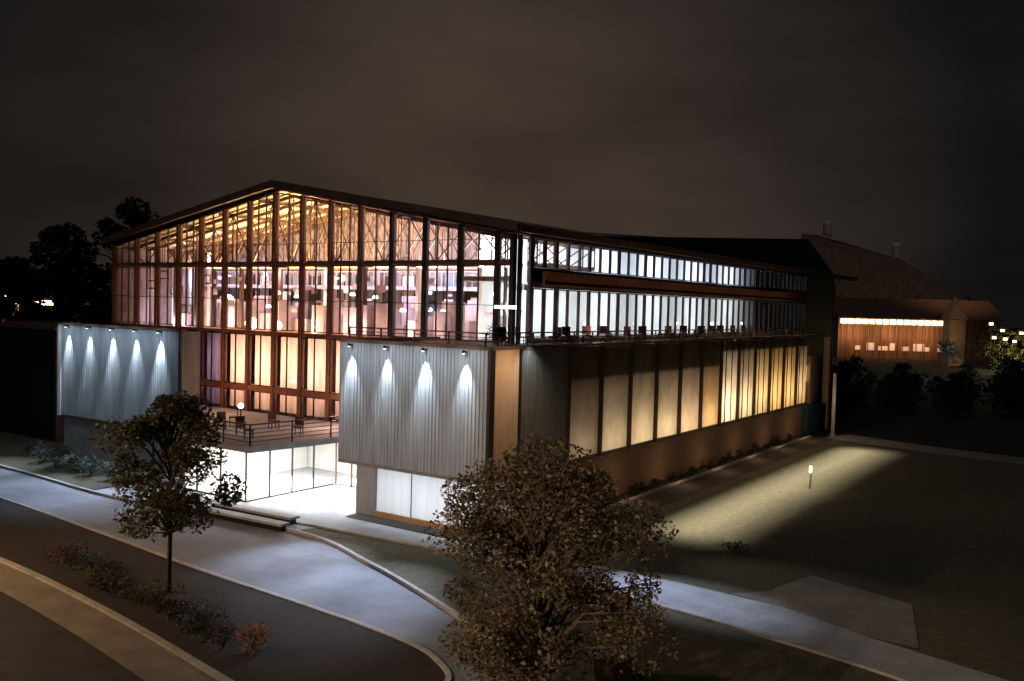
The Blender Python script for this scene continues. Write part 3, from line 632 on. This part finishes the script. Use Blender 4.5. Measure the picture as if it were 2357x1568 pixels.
# trees behind the west end
for i, (x, y, H, cw, sd) in enumerate(((-52, 17, 18.0, 9.5, 21), (-53, 11, 15.6, 7.5, 22), (-53.5, 7.0, 12.6, 5.5, 23))):
    tree('broad_tree', x, y, 0, H, cw, 5.0, 11000, .40, ('tall dark tree behind the left end of the hall', 'dark tree of middle height left of the hall', 'lowest dark tree left of the hall')[i], mt='leafd', seed=sd, trunk_r=.3, clumps=60, group='dark trees behind the hall')
def shrub(name, x, y, z, w, h, n, leaf, label, mt, seed, group=None, cat='shrub'):
    rnd = random.Random(seed); r = root(name, (x, y, z), label, cat, group)
    t = MB()
    for i in range(5): t.tube([(x, y, z, .02), (x + rnd.uniform(-.3, .3) * w, y + rnd.uniform(-.3, .3) * w, z + h * .7, .01)], 5)
    t.build('stem', 'bark', r); g = MB()
    for i in range(9): leaves(g, (x + rnd.uniform(-.32, .32) * w, y + rnd.uniform(-.32, .32) * w, z + h * rnd.uniform(.35, .75)), w * .24, n // 9, leaf, rnd, h / w)
    g.build('foliage', mt, r); return r
for i, (x, y, w, h) in enumerate(((-30.5, -2.6, 1.7, 1.1), (-28.6, -2.9, 1.9, 1.3), (-26.6, -2.7, 1.7, 1.2), (-24.8, -3.0, 1.8, 1.3), (-22.9, -2.8, 1.6, 1.1), (-33.0, -1.9, 1.8, 1.0))):
    shrub('rounded_shrub', x, y, .05, w, h, 700, .13, 'blue-green rounded shrub in the row before the left zinc box', 'leaft', 40 + i, 'shrubs before the left zinc box')
for i in range(16):
    x = -9.9 + i * .76 + rs.uniform(-.25, .25); y = -13.15 - i * .07 + rs.uniform(-.4, .35)
    shrub('flower_bush', x, y, .09, rs.uniform(1.0, 1.9), rs.uniform(.4, .95), 520, .085, 'low dark bush with red flowers beside the gold-lit kerb', ('petal', 'leafd', 'leaft', 'leafd', 'leafg')[i % 5], 60 + i, 'bushes in the planted verge')
shrub('orange_bush', 2.2, -14.2, .09, 1.1, .8, 520, .10, 'small orange leafed bush at the right end of the planted verge', 'leafo', 77)
for i in range(14):
    y = 5 + i * 2.6; shrub('bed_shrub', .65 + rs.uniform(-.1, .1), y, .07, .7, rs.uniform(.5, .9), 180, .11, 'small dark shrub in the bed along the brick plinth', 'leafd', 90 + i, 'shrubs along the plinth')
shrub('terrace_planter_shrub', -2.2, 3.6, 8.08, 1.3, 1.2, 500, .10, 'dark bush on the terrace by the white lamp post', 'leafd', 130)
for i in range(8): shrub('terrace_flower', -1.1, 8 + i * 4.3 + rs.uniform(-.8, .8), 8.08, .9, .75, 200, .10, 'red flowering plant on the roof terrace', 'petal', 140 + i, 'red flowering plants on the terrace')
shrub('lawn_hedge', 9.0, 5.0, .06, 1.4, .5, 300, .1, 'low dark shrub on the side lawn near the path', 'leafd', 171)

ORD = ('leftmost', 'second from the left', 'third from the left', 'fourth from the left', 'fifth from the left', 'sixth from the left', 'seventh from the left', 'eighth from the left', 'ninth from the left', 'tenth from the left', 'eleventh from the left', 'twelfth from the left', 'thirteenth from the left', 'fourteenth from the left', 'fifteenth from the left', 'sixteenth from the left', 'seventeenth from the left', 'eighteenth from the left')
def ordered(group, words, tail):
    q = [o for o in COL.objects if o.get('group') == group]
    q.sort(key=lambda o: (o.location.x * cos(YAW) + o.location.y * sin(YAW) - 0) / max(1, (-(o.location.x - 22.27) * sin(YAW) + (o.location.y + 31.02) * cos(YAW))) if 0 else ((o.location.x - 22.27) * cos(YAW) + (o.location.y + 31.02) * sin(YAW)) / (-(o.location.x - 22.27) * sin(YAW) + (o.location.y + 31.02) * cos(YAW)))
    for i, o in enumerate(q): o['label'] = words + ', ' + ORD[i] + (' ' + tail if tail else '')
# low walls at the entrance
for lb, a, b in (('long pale bench wall at the front edge of the entrance plaza', (-14.2, -4.75), (-7.6, -4.35)), ('long pale bench wall set back from the front edge of the plaza', (-13.6, -3.55), (-8.2, -3.25))):
    r = root('bench_wall', (a[0], a[1], 0), lb, 'bench')
    MB().bar((a[0], a[1], .30), (b[0], b[1], .30), .55, .10).build('seat_slab', 'path', r); MB().bar((a[0] + .1, a[1], .13), (b[0] - .1, b[1], .13), .3, .24).build('base', 'black', r)
# path bollard light on the lawn
x, y = 7.5, 21.0
r = root('bollard_lamp', (x, y, .06), 'slim lit bollard lamp standing on the side lawn', 'lamp')
MB().box(x - .05, x + .05, y - .05, y + .05, .06, 1.0).build('post', 'concrete', r); MB().box(x - .06, x + .06, y - .06, y + .06, 1.0, 1.35).build('lamp_head', 'lampy', r)
light('bollard_light', 'POINT', (x, y - .3, 1.3), 30, (1, .85, .55), shadow_soft_size=.1)
# flag pole-like white post at the far corner
x, y = 2.3, 45.2
r = root('white_post', (x, y, 0), 'tall pale post at the far right corner of the wing', 'post')
MB().tube([(x, y, 0, .16), (x, y, 5.2, .13)], 10).build('shaft', 'kerb', r); MB().box(x - .25, x + .25, y - .25, y + .25, 0, .12).build('base', 'concrete', r)
light('post_light', 'POINT', (3.2, 43.6, 3.2), 45, (1, .80, .62), shadow_soft_size=.1)
# sandstone block by the big tree
r = root('stone_block', (11.3, -9.4, .05), 'warm lit sandstone block at the foot of the large tree', 'stone')
t = MB(); t.prism([(10.75, -9.9), (11.6, -9.3), (11.35, -8.8), (10.5, -9.4)], .05, .62); t.build('block', 'stone', r)
t = MB(); t.prism([(10.7, -9.97), (11.68, -9.3), (11.4, -8.75), (10.42, -9.42)], .62, .72); t.build('cap', 'kerb', r)

# ------------------------------------------------------------------ surroundings
# dark building left of the west box
r = root('dark_building', (-44, 6, 0), 'unlit dark clad building at the left edge of the picture', 'building')
MB().box(-60, -37.5, 2.0, 7.0, 0, 7.58).build('wall', 'cladd', r); MB().box(-60.2, -37.3, 1.8, 7.2, 7.6, 7.85).build('parapet', 'fascia', r)
g = MB(); ribs_x(g, -60, -37.6, 1.95, 0, 7.5, .6, .06); g.build('cladding', 'roofb', r)
# house lights far left
cy_, sy_ = cos(YAW), sin(YAW)
def P(px, D, z=0):  # helper in the landscape frame: lateral metres, distance, height
    return (22.27 + rt.x * px - sin(YAW) * D, -31.02 + rt.y * px + cos(YAW) * D, z)
def obox(g, l0, l1, d0, d1, z0, z1):
    g.prism([P(l0, d0)[:2], P(l1, d0)[:2], P(l1, d1)[:2], P(l0, d1)[:2]], z0, z1)
def ogable(g, l0, l1, d0, d1, z0, z1, ov=.4):
    k = len(g.v); dm = (d0 + d1) / 2
    g.v += [P(l0 - ov, d0 - ov, z0), P(l1 + ov, d0 - ov, z0), P(l1 + ov, dm, z1), P(l0 - ov, dm, z1), P(l1 + ov, d1 + ov, z0), P(l0 - ov, d1 + ov, z0)]
    g.f += [(k, k + 1, k + 2, k + 3), (k + 3, k + 2, k + 4, k + 5), (k, k + 3, k + 5), (k + 1, k + 4, k + 2), (k, k + 5, k + 4, k + 1)]; g.mi += [0] * 5
def house(name, l0, l1, d0, d1, h, ridge, wm, rm, lb, wins, wmat='winf', z=0, cat='house', group=None):
    c = P((l0 + l1) / 2, (d0 + d1) / 2); r = root(name, (c[0], c[1], z), lb, cat, group)
    g = MB(); obox(g, l0, l1, d0, d1, z, z + h); g.build('wall', wm, r)
    g = MB(); ogable(g, l0, l1, d0, d1, z + h, z + ridge); g.build('roof', rm, r)
    for (a, b, z0, z1) in wins:
        g = MB(); obox(g, a, b, d0 - .12, d0 - .02, z + z0, z + z1); g.build('window', wmat, r)
    return r
house('house', -80, -69, 136, 146, 11.0, 14.0, 'brick', 'roof', 'far house with orange lit windows at the left edge', [(-79.5, -78.6, 6.5, 8.2), (-77.5, -76.3, 7.0, 8.4), (-75, -74, 6.4, 8), (-73, -72.1, 8.6, 9.6)])
for i, (l, D, z) in enumerate(((-64.4, 118, 11.2), (-65.6, 118, 9.6), (-62.2, 118, 8.9), (-66.6, 118, 10.2), (-60.6, 118, 8.6), (-63.2, 118, 9.9), (-65.0, 118, 8.4))):
    x, y, _ = P(l, D); r = root('street_lamp', (x, y, 0), 'distant glowing street lamp among the far trees at the left', 'street lamp', 'far street lamps at the left')
    MB().tube([(x, y, 0, .08), (x, y, z, .05)], 6).build('post', 'black', r); MB().box(x - .5, x + .5, y - .5, y + .5, z, z + .6).build('lamp_head', 'lampo', r)
for i in range(5):
    l = -86 + i * 4.4; x, y, _ = P(l, 128 + i % 2 * 5); tree('dark_tree', x, y, 0, 9.5 + (i % 3), 6.5, 1.5, 1300, .5, 'far dark tree among the lights at the left edge', mt='leafd', seed=200 + i, trunk_r=.2, clumps=30, group='far trees at the left edge')

for l, z in ((-64.5, 9.5), (-61.5, 8)): light('far_lamp_light', 'POINT', P(l, 114, z), 3500, (1, .50, .22), shadow_soft_size=.4)
# far right: long warm lit shed with a row of lamps under its eave
c = P(86, 214); r = root('long_pavilion', (c[0], c[1], 0), 'long low far building with a glowing warm strip under its eave', 'building')
g = MB(); obox(g, 75.5, 112.5, 210, 222, 0, 9.4); g.build('wall', mat('warm_boards', (.26, .165, .10), .7, 0, .8, .7, stretch=(3, 3, .15)), r)
g = MB(); ogable(g, 75.2, 112.8, 208.5, 223, 9.5, 14.2); g.build('roof', 'fascia', r)
for i in range(16):
    a = 76 + i * 1.6; g = MB(); obox(g, a, a + 1.52, 209.72, 209.95, 8.1, 9.15); g.build('lit_strip', 'lampo', r)
    g = MB(); obox(g, a + 1.4, a + 1.55, 209.3, 209.6, 0, 9.3); g.build('column', 'rust', r)
for i in range(8):
    a = 79.5 + i * 2.7; g = MB(); obox(g, a, a + 1.3 + (i % 3) * .6, 209.8, 209.95, 2.0, 3.0 + (i % 2) * .7); g.build('window', ('winf', 'winp')[i % 2], r)
for l in (79, 87, 95):
    p = P(l, 206.5, 6.5); area('eave_light', p, 6, .6, 420, (1, .50, .22), P(l, 210, 4.5))
# stepped mill behind, with two chimneys
c = P(95, 262); r = root('old_mill', (c[0], c[1], 0), 'dark stepped industrial building with a sloping roofline at the far right', 'building')
mb_ = mat('mill_brick', (.24, .16, .11), .85, 0, .55, .8, bump=.1, detail=4, stretch=(1, 1, 3))
g = MB(); obox(g, 84, 131.5, 258, 276, 0, 12.5); g.build('wall', mb_, r)
g = MB(); rv = [(83.5, 257, 12.6), (133, 257, 12.6), (133, 277, 12.6), (83.5, 277, 12.6), (84, 266, 33.4), (89, 266, 33.0), (113, 266, 27.0), (126, 266, 18.0)]
g.v = [P(*q) for q in rv]; g.f = [(0, 1, 7, 6, 5, 4), (1, 2, 7), (2, 3, 4, 5, 6, 7), (0, 4, 3), (3, 2, 1, 0)]; g.mi = [0] * 5; g.build('roof', mat('mill_roof', (.22, .145, .10), .8, 0, .5, .35, stretch=(3, 3, .4), bump=.1), r)
g = MB(); g.bar(P(84, 266, 33.5), P(89, 266, 33.1), .5); g.bar(P(89, 266, 33.1), P(113, 266, 27.1), .5); g.bar(P(113, 266, 27.1), P(126, 266, 18.1), .5); g.build('ridge', 'kerb', r)
for l, d, z, w in ((97, 260.6, 21.5, 6), (108, 259.8, 17, 5), (118, 259.4, 15, 4)):
    g = MB(); obox(g, l, l + w, d - .3, d + 3, z - 3, z + .8); g.build('dormer', mb_, r)
for i in range(14):
    g = MB(); obox(g, 80 + i * 3.6, 81.4 + i * 3.6, 257.8, 257.97, 7.6, 10.4); g.build('window', 'black' if i % 5 else 'winf', r)
for l, D, z, lb in ((92.4, 269, 37.6, 'taller pale chimney over the far mill roof'), (113, 269, 31.6, 'shorter pale chimney over the far mill roof')):
    x, y, _ = P(l, D); q = root('chimney', (x, y, 0), lb, 'chimney', 'chimneys of the far mill')
    MB().tube([(x, y, 0, 1.5), (x, y, z - 1, 1.2), (x, y, z - .9, 1.35), (x, y, z, 1.3)], 14).build('stack', 'kerb', q, True)
    light('chimney_light', 'SPOT', P(l - 3, D - 22, z + 3), 800, (1, .85, .68), (x, y, z - 1), spot_size=R_(24), spot_blend=.9)
light('mill_light', 'SPOT', P(104, 200, 24), 6500, (1, .62, .36), P(106, 258, 17), spot_size=R_(110), spot_blend=1)
# small steep tower and the lit trees to its right
c = P(92.5, 190); r = root('spired_tower', (c[0], c[1], 0), 'narrow tower with a golden pointed roof at the far right', 'tower')
g = MB(); obox(g, 91.0, 94.2, 188.5, 191.7, 0, 9.6); g.build('wall', 'orange', r)
g = MB(); k = 0; g.v = [P(90.7, 188.2, 9.7), P(94.5, 188.2, 9.7), P(94.5, 192, 9.7), P(90.7, 192, 9.7), P(92.6, 190.1, 14.6)]; g.f = [(0, 1, 4), (1, 2, 4), (2, 3, 4), (3, 0, 4), (3, 2, 1, 0)]; g.mi = [0] * 5; g.build('roof', 'orange', r)
light('tower_light', 'POINT', P(90.5, 184, 7), 110, (1, .68, .30), shadow_soft_size=.3)
for i, (l, D, H, cw, mt, lb) in enumerate(((95.8, 180, 9.0, 7, 'leafg', 'far tree lit yellow beside the spired tower, left of the two'), (100.5, 178, 7.6, 6, 'leafg', 'far tree lit yellow at the right, right of the two'))):
    x, y, _ = P(l, D); tree('lit_tree', x, y, 0, H, cw, 1.0, 1800, .5, lb, mt=mt, seed=300 + i, trunk_r=.2, clumps=30, group='lit trees by the spired tower')
light('tree_flood', 'POINT', P(97, 174, 4.5), 2200, (1, .80, .28), shadow_soft_size=.3)
for i, (l, D, z) in enumerate(((91.5, 172, 6.2), (93.6, 172, 6.0), (95.4, 172, 5.6), (90.8, 172, 8.8), (98.6, 172, 8.2), (96.6, 172, 7.2), (99.8, 172, 6.4), (101.5, 172, 7.6), (93.0, 172, 7.6), (103.0, 172, 5.4))):
    x, y, _ = P(l, D); r = root('street_lamp', (x, y, 0), 'distant glowing street lamp near the spired tower', 'street lamp', 'far street lamps at the right')
    MB().tube([(x, y, 0, .08), (x, y, z, .05)], 6).build('post', 'black', r); MB().box(x - .3, x + .3, y - .3, y + .3, z, z + .4).build('lamp_head', 'lampy', r)
x, y, _ = P(73.2, 152); shrub('pale_shrub', x, y, 1.6, 3.6, 5.0, 700, .4, 'pale lit shrub in front of the far lamps', 'leaft', 400)
light('shrub_light', 'POINT', P(72.4, 147.5, 5), 420, (.9, 1, .85), shadow_soft_size=.3)
# dark tree belt between
for i in range(14):
    l = 33.5 + i * 2.0; D = 92 + (i % 3) * 4; x, y, _ = P(l, D); tree('dark_tree', x, y, 0, 3.6 + (i * 7 % 5) * .4, 4.0 + (i * 3 % 4) * .9, .3, 1500, .36, 'dark tree in the belt beyond the right end of the wing', mt='leafd', seed=500 + i, trunk_r=.15, clumps=26, group='dark trees beyond the wing')
for i in range(7):
    l = 66 + i * 7; D = 118 + (i % 2) * 7; x, y, _ = P(l, D); tree('dark_tree', x, y, 0, 4.4 + (i % 3) * .6, 6.5, .6, 900, .45, 'low dark tree at the far edge of the side lawn', mt='leafd', seed=530 + i, trunk_r=.15, clumps=26, group='low trees beyond the lawn')
for i in range(8):
    l = -20 + i * 26; D = 330; x, y, _ = P(l, D); tree('skyline_tree', x, y, 0, 13 + (i % 3) * 3, 24, 2, 900, 1.3, 'far dark tree on the horizon', mt='leafd', seed=560 + i, trunk_r=.3, clumps=30, group='trees on the horizon')
sheet('far_road', [P(58, 103)[:2], P(120, 96)[:2], P(120, 99)[:2], P(58, 106)[:2]], .09, 'drive')

ordered('dark trees beyond the wing', 'dark tree beyond the right end of the wing', '')
ordered('bushes in the planted verge', 'low bush in the planted verge', '')
ordered('shrubs before the left zinc box', 'blue-green rounded shrub before the left zinc box', '')
ordered('red flowering plants on the terrace', 'red flowering plant on the roof terrace', '')
ordered('chairs on the entrance deck', 'plum coloured chair on the deck above the entrance', 'of the six')
ordered('red chairs on the roof terrace', 'dark red chair on the roof terrace', '')
ordered('shrubs along the plinth', 'small dark shrub along the brick plinth', '')
ordered('pendant lamps in the hall', 'small round pendant lamp inside the hall', '')
ordered('trees on the horizon', 'far dark tree on the horizon', '')
ordered('low trees beyond the lawn', 'low dark tree beyond the side lawn', '')
ordered('far street lamps at the right', 'distant glowing street lamp near the spired tower', '')
ordered('far street lamps at the left', 'distant street lamp at the left edge', '')
ordered('far trees at the left edge', 'far dark tree at the left edge', '')
